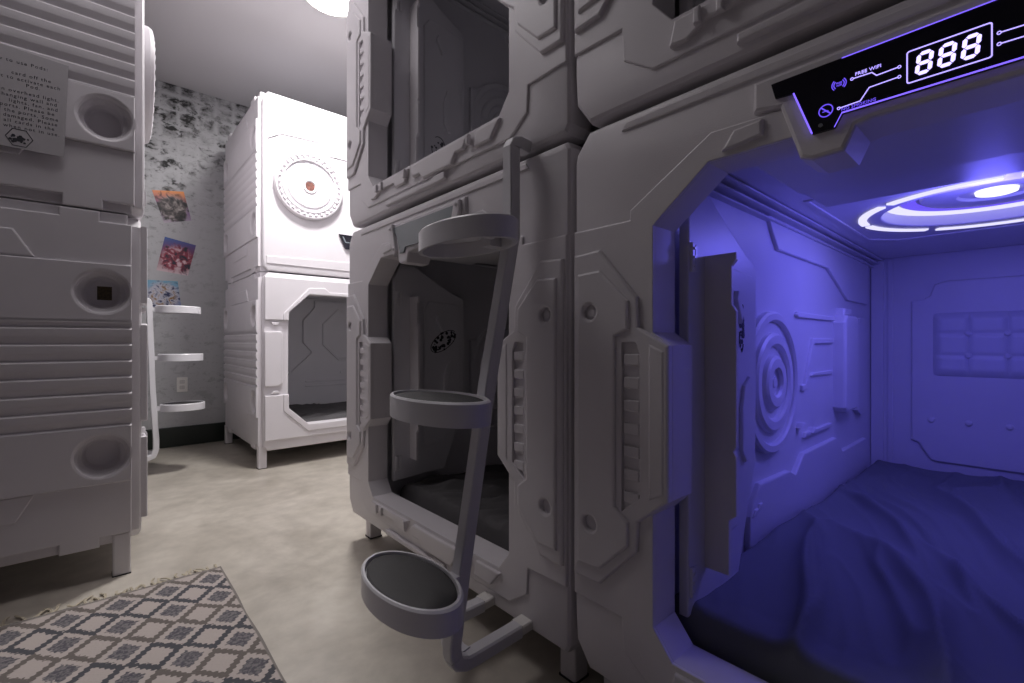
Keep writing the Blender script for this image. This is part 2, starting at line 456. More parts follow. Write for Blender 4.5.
# ------------------------------------------------------------------ side-entry pod (left and back stacks)
WB, HB, DB = 2.10, 1.165, 1.17
def side_panel(root, left=True):
    m = MB(); S = OUTL_(0.) if left else OUTR_(WB)
    y0, y1 = .03, 1.03; t = .034; wb = -.045
    ym = (y0+y1)/2
    def my(p): return list(p)+[(2*ym-a, b) for a, b in p[::-1]]
    hc = (y0+.078, y1-.078)
    # bands with round cups
    for z0, z1, zc in ((.775, .979, .881), (.219, .413, .316)):
        m.relief(S, rect(y0, z0, y1, z1), wb, t, .004, [(circ(a, zc, .070, 44), None, .010) for a in hc])
        for a in hc:
            m.lathe(S, [(.0705, -.044), (.0705, .012), (.066, .008), (.063, .002), (.056, -.004), (.053, -.012), (.050, -.030), (.044, -.036), (0, -.037)], a, zc, 44)
            e = y0 if a < ym else y1; sg = 1 if a < ym else -1
    # ribs
    prof = [(.413, t)]
    zs = [.413+.0565*i for i in range(7)]
    for i, z in enumerate(zs):
        prof += [(z, t), (z+.0060, t-.009), (z+.0085, t-.010), (z+.028, t-.001), (z+.033, t)]
    prof += [(.775, t)]
    rows = [[m.bm.verts.new(S(y, z, w)) for z, w in prof] for y in (y0, y1)]
    for i in range(len(prof)-1): m.face((rows[0][i], rows[1][i], rows[1][i+1], rows[0][i+1]))
    for r, y in zip(rows, (y0, y1)):
        e = [m.bm.verts.new(S(y, .775, wb)), m.bm.verts.new(S(y, .413, wb))]
        m.face(r+e)
    # upper and lower skirts
    tt = t-.012
    up = my([(y0, .979), (y0, 1.125), (y0+.085, 1.125), (y0+.085, 1.158), (y0+.187, 1.158), (y0+.187, 1.13)])
    m.relief(S, up, wb, tt, .004)
    m.relief(S, my([(y0+.242, .983), (y0+.290, 1.067)]), tt-.004, tt+.007, .005)
    lo = my([(y0, .219), (y0, .032), (y0+.085, .032), (y0+.085, .0), (y0+.187, .0), (y0+.187, .036)])
    m.relief(S, lo, wb, tt, .004)
    m.relief(S, rect(y0+.005, .001, y1-.005, .06), wb, tt-.014, .006)
    m.relief(S, rect(y0+.01, 1.10, y1-.01, 1.163), wb, tt-.014, .006)
    m.relief(S, my([(y0+.243, .217), (y0+.285, .136)]), tt-.004, tt+.004, .003)
    return m.build('side_panel', WHITE, root)

def side_common(root):
    m = MB()
    outer = mir([(.06, .03), (.045, .05), (.045, 1.11), (.06, 1.13)], WB)
    inner = rrect(.10, .07, WB-.10, 1.10, .02, 3)
    m.relief(FRONT, outer, -DB, -.06, .002, [(inner, -(DB-.05), 0)])
    m.build('shell', INNER, root)
    side_panel(root, True); side_panel(root, False)
    for x in (-.018, WB-.032):
        for y in (.032, DB-.13):
            m = MB(); m.relief(lambda u, v, w: (u, v, w), rrect(x, y, x+.05, y+.05, .006, 2), -.112, .03, .002)
            lg = m.build('leg', WHITE, root)
            m = MB(); m.box(x-.001, y-.001, -.116, x+.051, y+.051, -.112)
            m.build('foot_pad', DARK, lg)

def build_side_open():
    root = empty('sleeping_pod', (0, 0, 0)); side_common(root)
    m = MB()
    outer = mir([(.03, .0), (.004, .03), (.0, .08), (.0, 1.10), (.004, 1.125), (.03, 1.16)], WB)
    op = mir([(.279, .152), (.153, .271), (.153, .901), (.284, 1.028)], WB)
    m.relief(FRONT, outer, -.06, 0, .016, [(op, None, .004)], n=3)
    bo = mir([(.50, .098), (.274, .100), (.150, .215), (.150, .36), (.006, .363), (.006, .075), (.05, .055), (.5, .055)], WB)
    # raised upper and lower blocks
    m.relief(FRONT, mir([(.008, .068), (.008, .36), (.151, .36), (.151, .269), (.277, .150)], WB), -.002, .017, .005)
    m.relief(FRONT, mir([(.008, 1.13), (.008, .85), (.151, .85), (.151, .903), (.282, 1.03)], WB), -.002, .017, .005)
    ring = mir([(.274, .102), (.112, .255), (.112, .30), (.112, .895), (.280, 1.075), (.385, 1.083), (.42, 1.055)], WB)
    # border lip
    m.relief(FRONT, mir([(.274, .104), (.118, .252), (.118, .36), (.1515, .36), (.1515, .270), (.278, .151)], WB), .008, .024, .005)
    m.relief(FRONT, mir([(.282, 1.0285), (.1515, .902), (.1515, .85), (.118, .85), (.118, .895), (.280, 1.072), (.385, 1.080), (.42, 1.052)], WB), .008, .024, .005)
    for mx in (False, True):
        F = (lambda u, v, w: (WB-u, -w, v)) if mx else FRONT
        m.relief(F, [(.006, .425), (.012, .418), (.09, .418), (.114, .438), (.114, .76), (.105, .776), (.012, .776), (.006, .77)], -.002, .018, .006)
        for z in (.835, .37):
            m.relief(F, [(.045, z), (.055, z+.018 if z < .5 else z-.018), (.085, z+.018 if z < .5 else z-.018), (.095, z)], 0, .014, .003)
    m.build('front_frame', WHITE, root)
    # back wall with octagonal port
    m = MB(); B = BACKW(DB-.05)
    oc = [(.80, .69), (.80, .86), (.93, .99), (1.17, .99), (1.30, .86), (1.30, .69), (1.17, .56), (.93, .56)]
    m.relief(B, [(.12, .10), (.12, .30), (.38, .33), (.67, .60), (.67, .62), (.60, .70), (.60, .90), (.70, 1.02), (.70, 1.08), (1.40, 1.08), (1.40, 1.02), (1.50, .90), (1.50, .70), (1.43, .60), (1.72, .33), (1.98, .30), (1.98, .10)], 0, .02, .006, [(oc, .006, .008)])
    m.relief(B, inset(ccw(oc), -.03), .015, .03, .006, [(oc, .016, .004)])
    for x in (.95, 1.03, 1.11):
        m.lathe(B, [(.015, .02), (.014, .03), (0, .031)], x, .42, 14)
    m.relief(B, rect(.62, .34, 1.48, .352), .015, .028, .004); m.relief(B, rect(.62, .30, 1.48, .312), .015, .028, .004)
    bp = m.build('back_panel', INNER, root)
    m = MB(); m.relief(B, inset(ccw(oc), .001), .0, .010, 0)
    m.build('port_glass', BLACKG, bp)
    return root

def build_side_closed():
    root = empty('sleeping_pod', (0, 0, 0)); side_common(root)
    m = MB()
    outer = mir([(.03, .005), (.004, .03), (.0, .08), (.0, 1.10), (.004, 1.125), (.03, 1.165)], WB)
    m.relief(FRONT, outer, -.06, 0, .014, n=3)
    m.relief(FRONT, [(.03, .905), (.354, .920), (.416, .842), (1.68, .842), (1.746, .92), (2.07, .905), (2.07, 1.13), (.03, 1.13)], -.002, .008, .004)
    m.relief(FRONT, [(.03, .86), (.10, .905), (.03, .925)], .004, .012, .003)
    m.relief(FRONT, [(.02, .05), (.02, .10), (.60, .115), (.66, .15), (1.44, .15), (1.5, .115), (2.08, .10), (2.08, .05)], -.002, .006, .003)
    m.build('front_frame', WHITE, root)
    for cx in (.285, WB-.285):
        cz = .597; m = MB()
        m.lathe(FRONT, [(.225, -.002), (.225, .022), (.218, .034), (.210, .036), (.206, .026), (.182, .026), (.178, .034), (.173, .034), (.172, .022), (.168, .018), (.150, .018), (.146, .024), (.142, .028), (.126, .028), (.122, .024), (.05, .024), (.046, .030), (.036, .030), (.034, .024), (0, .024)], cx, cz, 64)
        n = 32
        for k in range(n):
            a = 2*PI*k/n; da = .055
            P = [(cx+r*math.cos(a+d), cz+r*math.sin(a+d)) for r, d in ((.186, -da*.6), (.203, -da), (.203, da), (.186, da*.6))]
            m.relief(FRONT, P, .02, .039, .002)
        em = m.build('round_emblem', WHITE, root)
        m = MB()
        for k in range(10):
            a0 = 2*PI*k/10+.07; a1 = 2*PI*(k+1)/10-.07
            P = [(cx+.165*math.cos(a0+(a1-a0)*i/5), cz+.165*math.sin(a0+(a1-a0)*i/5)) for i in range(6)]
            P += [(cx+.154*math.cos(a1-(a1-a0)*i/5), cz+.154*math.sin(a1-(a1-a0)*i/5)) for i in range(6)]
            m.relief(FRONT, P, .016, .0205, 0)
        m.build('slot_ring', INNER, em)
    m = MB()
    m.relief(FRONT, mir([(.487, .308), (.535, .208), (.60, .208), (.62, .235)], WB), .004, .018, .002)
    sp = m.build('sign_panel', BLACKG, root)
    m = MB(); m.relief(FRONT, mir([(.51, .292), (.53, .25), (.62, .252), (.62, .26), (.535, .258), (.52, .292)], WB)[:6], .018, .0186, 0)
    m.build('sign_lines', GREYG, sp)
    return root

# ------------------------------------------------------------------ place the pods
ROW = "pods of the right-hand row"
ZR = .102
lower = build_end_pod(False)
lower.location = (.8, 1.929, ZR); lower.rotation_euler = (0, 0, -PI/2)
tag(lower, 'white lower sleeping pod with its inner door open, hung with the near three-step ladder', 'sleeping pod')
upper = copy_tree(lower); upper.location = (.8, 1.929, ZR+H)
tag(upper, 'white upper sleeping pod with a dark open doorway, right above the near ladder', 'sleeping pod')
upr = copy_tree(lower); upr.location = (.8, .687, ZR+H)
tag(upr, 'white upper pod of which only the underside edge shows, above the lit 888 sign', 'sleeping pod')
for u in (upper, upr):
    for ch in list(u.children):
        if ch.name.startswith('leg'):
            for g in list(ch.children): bpy.data.objects.remove(g)
            bpy.data.objects.remove(ch)
blue = build_end_pod(True)
blue.location = (.8, .687, ZR); blue.rotation_euler = (0, 0, -PI/2)
tag(blue, 'white sleeping pod glowing violet-blue inside under a lit 888 sign', 'sleeping pod')

ZB = .116
bl = build_side_open(); bl.location = (.808, 3.3, ZB)
tag(bl, 'bright white lower pod against the far wall with an octagonal doorway', 'sleeping pod')
bu = build_side_closed(); bu.location = (.808, 3.3, ZB+HB)
tag(bu, 'overexposed white upper pod with a large round emblem, at the far wall', 'sleeping pod')
ll = copy_tree(bl); ll.location = (.130, 2.166, ZB); ll.rotation_euler = (0, 0, PI/2)
tag(ll, 'shaded lower pod at the left edge with ribbed side, standing on legs beside the rug', 'sleeping pod')
lu = copy_tree(bu); lu.location = (.138, 2.166, ZB+HB); lu.rotation_euler = (0, 0, PI/2)
tag(lu, 'shaded upper pod at the left edge with ribbed side and a paper notice', 'sleeping pod')
for u in (bu, lu):
    for ch in list(u.children):
        if ch.name.startswith('leg'):
            for g in list(ch.children): bpy.data.objects.remove(g)
            bpy.data.objects.remove(ch)

# ------------------------------------------------------------------ bedding
def fbm(x, y, s=0.): return noise.noise(Vector((x, y, s)))
def bedding(name, w, d, loc, rz, mat, seed, h=.10, amp=.012, drop=.07, nx=150, ny=210, wave=(-.30, 1.), fs=1.):
    """crumpled cover over a mattress; local x across, y along"""
    m = MB(); g = []
    dirv = Vector(wave).normalized(); per = Vector((-dirv.y, dirv.x))
    for j in range(ny+1):
        row = []
        for i in range(nx+1):
            u = i/nx*w; v = j/ny*d
            e = min(u, w-u, v, d-v)
            p = Vector((u, v))
            wq = fbm(u*1.8+seed, v*1.8, 1.3)*.16+fbm(u*5+seed, v*5, 2.3)*.012
            a = p.dot(per)+wq; b = p.dot(dirv)
            r = 0
            for f, k, A in ((4.2, .8, 1.), (8.5, 1.3, .5), (15., 2.4, .12)):
                q = 1-abs(fbm(a*f*fs+seed, b*k*fs, 3.+f))*2.4
                r += A*max(0, q)**3
            big = fbm(u*1.7+seed, v*1.3, 5.)
            z = h*(1-.22*v/d)+amp*(r-.6)*min(1, .25+e/.16)+.030*big*min(1, .4+e/.2)+.002*fbm(u*9, v*9, seed)
            R = .035
            if e < R: z -= drop*(1-math.sqrt(max(0, 1-((R-e)/R)**2)))*1.0
            wob = .006*fbm(u*5+seed, v*5, 9.)
            row.append(m.bm.verts.new((u+wob*(1 if 0 < i < nx else 0), v+wob*(1 if 0 < j < ny else 0), max(z, .004))))
        g.append(row)
    for j in range(ny):
        for i in range(nx): m.face((g[j][i], g[j][i+1], g[j+1][i+1], g[j+1][i]))
    rim = [g[0][i] for i in range(nx+1)]+[g[j][nx] for j in range(1, ny+1)]+[g[ny][i] for i in range(nx-1, -1, -1)]+[g[j][0] for j in range(ny-1, 0, -1)]
    low = [m.bm.verts.new((v.co.x, v.co.y, 0)) for v in rim]
    for i in range(len(rim)):
        k = (i+1) % len(rim); m.face((rim[i], rim[k], low[k], low[i]))
    m.face(low[::-1])
    o = m.build(name, mat, None, 180)
    o.location = loc; o.rotation_euler = (0, 0, rz)
    return o
b = bedding('bedsheet', .90, 1.94, (.893, .687-.165, ZR+.076), -PI/2, SHEETB, 3.1, h=.115, amp=.040, wave=(-.34, 1.))
tag(b, 'rumpled navy cotton bedding inside the violet-lit pod', 'bedding')
b = bedding('bedsheet', .84, 1.80, (.93, 1.929-.195, ZR+.076), -PI/2, SHEETG, 8.4, h=.075, amp=.028, nx=120, ny=200, wave=(.5, 1.), fs=2.)
tag(b, 'rumpled charcoal bedding in the pod behind the near ladder', 'bedding')
b = bedding('bedsheet', 1.86, .98, (.808+.12, 3.3+.085, ZB+.071), 0, SHEETG, 5.2, h=.09, amp=.026, nx=160, ny=90, wave=(1., .2), fs=2.)
tag(b, 'rumpled grey bedding in the bright far pod with octagonal doorway', 'bedding')

# ------------------------------------------------------------------ ladders
def ladder(loc, out, yy, bar, zs, arms, hook, rx, ry, sh, ycen=0.):
    """out: +1 or -1 along world x away from pod; bar: list of (distance out, z)"""
    root = empty('pod_ladder', loc)
    P = lambda o, y, z: (out*o, y*yy, z)
    m = MB()
    pts = [P(hook, 0, bar[0][1]+.012), P(bar[0][0]-.02, 0, bar[0][1]+.014), P(bar[0][0]-.004, 0, bar[0][1]+.008)]
    pts += [P(o, 0, z) for o, z in bar]
    m.sweep(pts, .0165, .0155, side=(0, 1, 0), c=.003)
    m.build('side_rail', LADW, root)
    m = MB()
    o0, z0 = bar[-1]
    # foot frame: U lying flat, open towards the pod
    m.sweep([P(o0, 0, z0), P(o0-.006, 0, z0-.012), P(o0-.03, 0, z0-.022), P(o0-.06, 0, z0-.022), P(hook+.03, 0, z0-.018)], .018, .016, side=(0, 1, 0), c=.004)
    n = 8; U = []
    for i in range(n+1):
        t = i/n*PI/2; U.append(P(hook+.105+(o0-hook-.135)*math.cos(t), -.0+(arms)*math.sin(t), z0-.018))
    U = [P(o0-.035, .005, z0-.018)]+U[1:]+[P(hook+.03, arms, z0-.018)]
    m.sweep(U, .018, .015, c=.004)
    m.build('foot_frame', LADW, root)
    for y in (0, arms):
        m = MB(); m.sweep([P(hook+.03, y, z0-.014), P(hook-.002, y, z0-.012)], .021, .012, side=(0, 1, 0), c=.003)
        m.build('clamp_pad', OUTL, root)
    for ob, z in zs:
        # oval tray on the outer side of the rail
        oc = ob+.0165+.014+rx; c = P(oc, ycen, z); r = 1.
        U = lambda u, v, w: (c[0]+u*rx, c[1]+v*ry, w+z)
        k = .007/min(rx, ry)
        m = MB()
        m.lathe(U, [(1-k, -sh), (1, -sh), (1, -.004), (1-k*.4, 0), (1-k*.9, 0), (1-k, -.004), (1-k, -.010)], 0, 0, 64)
        m.lathe(U, [(0, -.014), (1-k*.9, -.014), (1-k*.9, -.010), (0, -.010)], 0, 0, 64)
        m.lathe(U, [(1-k, -.010), (1-k, -sh)], 0, 0, 64)
        q = [P(oc-rx*.45, -.016, z-sh+.006), P(ob, .016, z-.014)]
        m.box(*[min(a_, b_) for a_, b_ in zip(*q)], *[max(a_, b_) for a_, b_ in zip(*q)])
        q = [P(oc-rx*.2, -.030, z-.030), P(oc-rx*.5, -.016, z-.014)]
        m.box(*[min(a_, b_) for a_, b_ in zip(*q)], *[max(a_, b_) for a_, b_ in zip(*q)])
        st = m.build('round_step', LADW, root)
        m = MB(); m.lathe(U, [(1-k*1.3, -.010), (1-k*1.3, -.005), (1-k*1.9, -.003), (0, -.003)], 0, 0, 64)
        m.build('step_tread', BLACKP, st)
    return root
H0 = .826
bar = [(.05, .467+H0), (.05, .255+H0), (.052, .245+H0), (.125, -.10+H0), (.197, -.50+H0), (.222, -.655+H0), (.222, -.67+H0), (.219, -.684+H0)]
zb = bar[-1][1]
base = .10
t = ladder((.8, .84, base), -1, 1, [(o, z-base) for o, z in bar],
           [(.055, .262+H0-base), (.130, -.118+H0-base), (.198, -.492+H0-base)], .145, 0., .080, .156, .049, .030)
tag(t, 'pale ladder with three round steps hooked on the nearest lower pod in the middle', 'ladder')
bar = [(.10, .24+H0), (.101, .22+H0), (.117, -.30+H0), (.134, -.60+H0), (.134, -.66+H0), (.125, -.69+H0)]
t = ladder((.150, 3.60, base), 1, 1, [(o, z-base) for o, z in bar],
           [(.10, .221+H0-base), (.112, -.077+H0-base), (.122, -.387+H0-base)], .145, 0.03, .118, .10, .044)
tag(t, 'brightly lit white step ladder on the far side of the left pods, before the posters', 'ladder')

# ------------------------------------------------------------------ notice and stickers
def world_plate(name, pts, w, mat, fn):
    m = MB(); m.relief(fn, pts, 0, w, 0); return m.build(name, mat)
# notice on the side of the left upper pod: plane y = 2.13 facing the camera
NY = 2.130
fn = lambda u, v, w: (u, NY-.0015-w, v)
n0 = empty('paper_notice', (-.25, NY, 1.44))
m = MB(); m.relief(lambda u, v, w: (u+.25, -.0015-w, v-1.44), [(-.36, 1.435), (-.0735, 1.432), (-.0625, 1.736), (-.36, 1.755)], 0, .0012, 0)
m.build('sheet', PAPER, n0)
LN = [(-.107, 1.700, 'How to use Pods:'), (-.100, 1.664, 'card off the'), (-.078, 1.648, 'it to activate each'), (-.125, 1.632, 'Pod.'),
      (-.082, 1.608, 'an overhead light,'), (-.086, 1.592, 'changing wall and'), (-.084, 1.576, 'lights, fan, and'), (-.092, 1.560, 'ports. Please be'),
      (-.083, 1.544, 'of the ports. Some'), (-.085, 1.528, 'damaged. Please'), (-.092, 1.512, 'all cards in the'), (-.080, 1.496, 'when not in use.')]
for li, (xr, z, s) in enumerate(LN):
    m = MB()
    add_text(m, s, .0150, (lambda xr, z: lambda x, y, w: (x+xr-.004+.25, -.0029-w, z-1.44+y+(x)*.02))(xr, z), 'RIGHT', .0001, 1.22)
    m.build('printed_line', INK, n0)
m = MB()
hx = circ(-.175, 1.478, .031, 6, 0)
g = lambda u, v, w: (u+.25, -.0029-w, v-1.44-.012)
m.relief(g, hx, 0, .0002, 0, [(circ(-.175, 1.478, .0285, 6, 0), None, 0)])
for k in range(34):
    a = random.uniform(0, 6.28); r = random.uniform(0, .023)
    m.relief(g, circ(-.175+r*math.cos(a), 1.474+r*.55*math.sin(a), random.uniform(.002, .005), 6), 0, .0002+k*1e-5, 0)
m.build('printed_badge', INK, n0)
tag(n0, 'pale paper notice with printed instructions stuck on the upper left pod', 'notice')

STK = plain('tan_sticker', (.09, .065, .03), .5, var=.6, vscale=160.)
m = MB()
m.relief(lambda u, v, w: (u, -w, v), rect(-.020, -.024, .020, .024), 0, .001, 0)
o = m.build('square_sticker', STK); o.location = (.130-.108+.006, 2.166+.0368, ZB+.881)
tag(o, 'small square brown sticker in the round cup of the lower left pod', 'sticker')
RED = plain('red_sticker', (.16, .06, .045), .5, var=.8, vscale=60.)
m = MB(); m.lathe(FRONT, [(0, 0), (.030, 0), (.030, .001), (0, .001)], 0, 0, 28)
o = m.build('round_sticker', RED); o.location = (.808+.285, 3.3-.0242, ZB+HB+.597)
tag(o, 'small round reddish sticker in the middle of the large round emblem', 'sticker')
# generic dark sketch stickers on two inner doors
def sketch(seed, rx, rz, n):
    m = MB(); rnd = random.Random(seed)
    for k in range(n):
        t = rnd.uniform(0, 6.28); r = rnd.uniform(.35, 1)
        x = rx*r*math.cos(t); z = rz*r*math.sin(t)
        m.relief(FRONT, circ(x, z, rnd.uniform(.003, .008), 7), 0, .0006+k*1e-5, 0)
    for k in range(n//2):
        t0 = rnd.uniform(0, 6.28); P = []
        P = [(rx*math.cos(t0+a), rz*math.sin(t0+a)) for a in (0, .2, .4, .6, .8)]
        for a, b_ in zip(P[:-1], P[1:]):
            d = (Vector(b_)-Vector(a)).normalized(); nn = Vector((-d.y, d.x))*.0016
            m.relief(FRONT, [tuple(Vector(a)-nn), tuple(Vector(b_)-nn), tuple(Vector(b_)+nn), tuple(Vector(a)+nn)], 0, .0006+k*1e-5, 0)
    return m
INKD = plain('dark_ink', (.012, .012, .02), .6)
yd = lambda Y0: Y0-.147+.0
o = sketch(3, .072, .034, 44).build('sketch_sticker', INKD)
o.location = (.8+.325, 1.929-.202-.0268, ZR+.725); o.rotation_euler = (0, math.radians(-32), 0)
tag(o, 'dark oval line-art sticker on the open door behind the near ladder', 'sticker')
o = sketch(5, .012, .055, 22).build('sketch_sticker', INKD)
o.location = (.8+.335, .687-.202-.0268, ZR+.755)
tag(o, 'small narrow dark sticker on the open door of the violet-lit pod', 'sticker')
o = sketch(9, .035, .05, 16).build('sketch_sticker', plain('faint_ink', (.10, .10, .12), .7))
o.location = (.8+.30, 1.929-.202-.0268, ZR+H+.36)
tag(o, 'faint line-art sticker on the open door of the upper pod', 'sticker')

# ------------------------------------------------------------------ room
def structure(name, m, mat):
    o = m.build(name, mat); o['kind'] = 'structure'; return o
XL, XR, YB, YF, ZC = -2.3, 3.05, 4.5, -2.6, 2.84
# concrete floor
m_, nt, b_ = newmat('polished_concrete')
tc = nt.nodes.new('ShaderNodeTexCoord')
n1 = nt.nodes.new('ShaderNodeTexNoise'); n1.inputs['Scale'].default_value = 2.2; n1.inputs['Detail'].default_value = 8; n1.inputs['Roughness'].default_value = .62; n1.inputs['Distortion'].default_value = .7
n2 = nt.nodes.new('ShaderNodeTexNoise'); n2.inputs['Scale'].default_value = 14; n2.inputs['Detail'].default_value = 6
r1 = nt.nodes.new('ShaderNodeValToRGB'); r1.color_ramp.elements[0].position = .30; r1.color_ramp.elements[1].position = .72
r1.color_ramp.elements[0].color = (.37, .335, .285, 1); r1.color_ramp.elements[1].color = (.60, .555, .485, 1)
mx = nt.nodes.new('ShaderNodeMixRGB'); mx.blend_type = 'OVERLAY'; mx.inputs['Fac'].default_value = .25
r2 = nt.nodes.new('ShaderNodeMapRange'); r2.inputs['To Min'].default_value = .22; r2.inputs['To Max'].default_value = .42
nt.links.new(tc.outputs['Object'], n1.inputs['Vector']); nt.links.new(tc.outputs['Object'], n2.inputs['Vector'])
nt.links.new(n1.outputs['Fac'], r1.inputs['Fac']); nt.links.new(r1.outputs['Color'], mx.inputs['Color1']); nt.links.new(n2.outputs['Fac'], mx.inputs['Color2'])
nt.links.new(mx.outputs['Color'], b_.inputs['Base Color']); nt.links.new(n1.outputs['Fac'], r2.inputs['Value']); nt.links.new(r2.outputs['Result'], b_.inputs['Roughness'])
FLOORM = m_
m = MB(); m.box(XL-.1, YF-.1, -.1, XR+.1, YB+.1, 0); structure('floor', m, FLOORM)
m = MB(); m.box(XL-.1, YF-.1, ZC, XR+.1, YB+.1, ZC+.1); structure('ceiling', m, CEILM)
# smudged plaster wall
m_, nt, b_ = newmat('smudged_plaster'); L = nt.links.new
tc = nt.nodes.new('ShaderNodeTexCoord')
mp = nt.nodes.new('ShaderNodeMapping'); mp.inputs['Rotation'].default_value = (math.radians(90), 0, 0)
L(tc.outputs['Object'], mp.inputs['Vector'])
br = nt.nodes.new('ShaderNodeTexBrick'); br.inputs['Scale'].default_value = 1.; br.offset = .0
br.inputs['Brick Width'].default_value = .125; br.inputs['Row Height'].default_value = .12
br.inputs['Mortar Size'].default_value = .034; br.inputs['Mortar Smooth'].default_value = 1.; br.inputs['Bias'].default_value = 0
br.inputs['Color1'].default_value = (1, 1, 1, 1); br.inputs['Color2'].default_value = (1, 1, 1, 1); br.inputs['Mortar'].default_value = (0, 0, 0, 1)
L(mp.outputs['Vector'], br.inputs['Vector'])
def nz(scale, det, dist=0., src=None, rough=.6):
    n = nt.nodes.new('ShaderNodeTexNoise'); n.inputs['Scale'].default_value = scale; n.inputs['Detail'].default_value = det
    n.inputs['Distortion'].default_value = dist; n.inputs['Roughness'].default_value = rough
    L(src or tc.outputs['Object'], n.inputs['Vector']); return n
def mth(op, a, b=None, clamp=False):
    n = nt.nodes.new('ShaderNodeMath'); n.operation = op; n.use_clamp = clamp
    for i, v in enumerate((a, b)):
        if v is None: continue
        if isinstance(v, (int, float)): n.inputs[i].default_value = v
        else: L(v, n.inputs[i])
    return n.outputs[0]
def ramp(v, a, b_):
    n = nt.nodes.new('ShaderNodeMapRange'); n.interpolation_type = 'SMOOTHSTEP'
    n.inputs['From Min'].default_value = a; n.inputs['From Max'].default_value = b_; L(v, n.inputs['Value']); return n.outputs['Result']
ms = nt.nodes.new('ShaderNodeMapping'); ms.inputs['Scale'].default_value = (1, 1, 1.5); L(tc.outputs['Object'], ms.inputs['Vector'])
sm = nz(13, 7, .3, ms.outputs['Vector'], .65); bg = nz(1.1, 3); fine = nz(38, 5, .5, ms.outputs['Vector'])
sep = nt.nodes.new('ShaderNodeSeparateXYZ'); L(tc.outputs['Object'], sep.inputs[0])
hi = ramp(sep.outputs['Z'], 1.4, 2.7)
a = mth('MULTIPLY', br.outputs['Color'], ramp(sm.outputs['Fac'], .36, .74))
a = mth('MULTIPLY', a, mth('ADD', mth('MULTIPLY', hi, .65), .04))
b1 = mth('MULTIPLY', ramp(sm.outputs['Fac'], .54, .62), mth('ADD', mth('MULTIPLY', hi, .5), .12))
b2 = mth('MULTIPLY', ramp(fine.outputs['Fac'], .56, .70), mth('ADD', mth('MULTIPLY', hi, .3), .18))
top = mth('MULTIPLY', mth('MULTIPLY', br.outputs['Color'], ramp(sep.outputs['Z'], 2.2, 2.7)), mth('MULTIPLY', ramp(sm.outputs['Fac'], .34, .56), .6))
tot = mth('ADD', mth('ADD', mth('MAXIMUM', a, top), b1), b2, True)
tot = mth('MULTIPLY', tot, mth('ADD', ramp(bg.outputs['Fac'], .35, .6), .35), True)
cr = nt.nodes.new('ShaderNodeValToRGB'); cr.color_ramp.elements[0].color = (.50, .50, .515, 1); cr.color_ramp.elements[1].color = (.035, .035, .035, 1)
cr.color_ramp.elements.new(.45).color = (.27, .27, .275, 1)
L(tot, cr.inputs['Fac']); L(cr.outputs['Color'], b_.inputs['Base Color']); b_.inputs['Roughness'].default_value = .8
WALLM = m_
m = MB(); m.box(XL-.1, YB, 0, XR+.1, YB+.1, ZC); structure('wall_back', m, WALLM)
m = MB(); m.box(XL-.1, YF-.1, 0, XR+.1, YF, ZC); structure('wall_front', m, WALLP)
m = MB(); m.box(XL-.1, YF, 0, XL, YB, ZC); structure('wall_left', m, WALLP)
m = MB(); m.box(XR, YF, 0, XR+.1, YB, ZC); structure('wall_right', m, WALLP)
m = MB(); m.relief(lambda u, v, w: (u, YB-w, v), rect(XL, .002, XR, .155), 0, .014, .005); structure('baseboard_back', m, BASEB)

# ceiling lamps
def lampfix(x, y, r, mat, label):
    root = empty('ceiling_lamp', (x, y, ZC))
    m = MB(); m.lathe(lambda u, v, w: (u, v, -w), [(0, 0), (r+.02, 0), (r+.02, .018), (r, .026), (r-.004, .012), (0, .012)], 0, 0, 48)
    m.build('lamp_rim', OUTL, root)
    m = MB(); m.lathe(lambda u, v, w: (u, v, -w), [(r-.004, .014), (r*.9, .034), (r*.6, .044), (0, .048)], 0, 0, 48)
    m.build('lamp_diffuser', mat, root)
    tag(root, label, 'ceiling lamp'); return root
lampfix(1.03, 2.70, .16, E_LAMP, 'round glowing ceiling lamp at the top edge, above the far pod')

# ------------------------------------------------------------------ rug
m_, nt, b_ = newmat('woven_rug'); L = nt.links.new
tc = nt.nodes.new('ShaderNodeTexCoord'); sep = nt.nodes.new('ShaderNodeSeparateXYZ'); L(tc.outputs['Object'], sep.inputs[0])
# woven steps: shift x by a small saw of y
def saw(v, per, amp):
    q = mth('DIVIDE', v, per); f = mth('FRACT', q); return mth('MULTIPLY', mth('ABSOLUTE', mth('SUBTRACT', f, .5)), amp)
wv = nz(60, 2); wob = mth('MULTIPLY', mth('SUBTRACT', wv.outputs['Fac'], .5), .012)
x = mth('ADD', mth('ADD', sep.outputs['X'], saw(sep.outputs['Y'], .012, .012)), wob)
y = mth('ADD', mth('ADD', sep.outputs['Y'], saw(sep.outputs['X'], .011, .010)), wob)
A = mth('DIVIDE', mth('SUBTRACT', x, .243), .120); B = mth('DIVIDE', mth('SUBTRACT', y, 1.82), .145)
def cell(v):   # distance to nearest integer
    return mth('ABSOLUTE', mth('SUBTRACT', v, mth('ROUND', v)))
mm = mth('ADD', cell(A), cell(B))
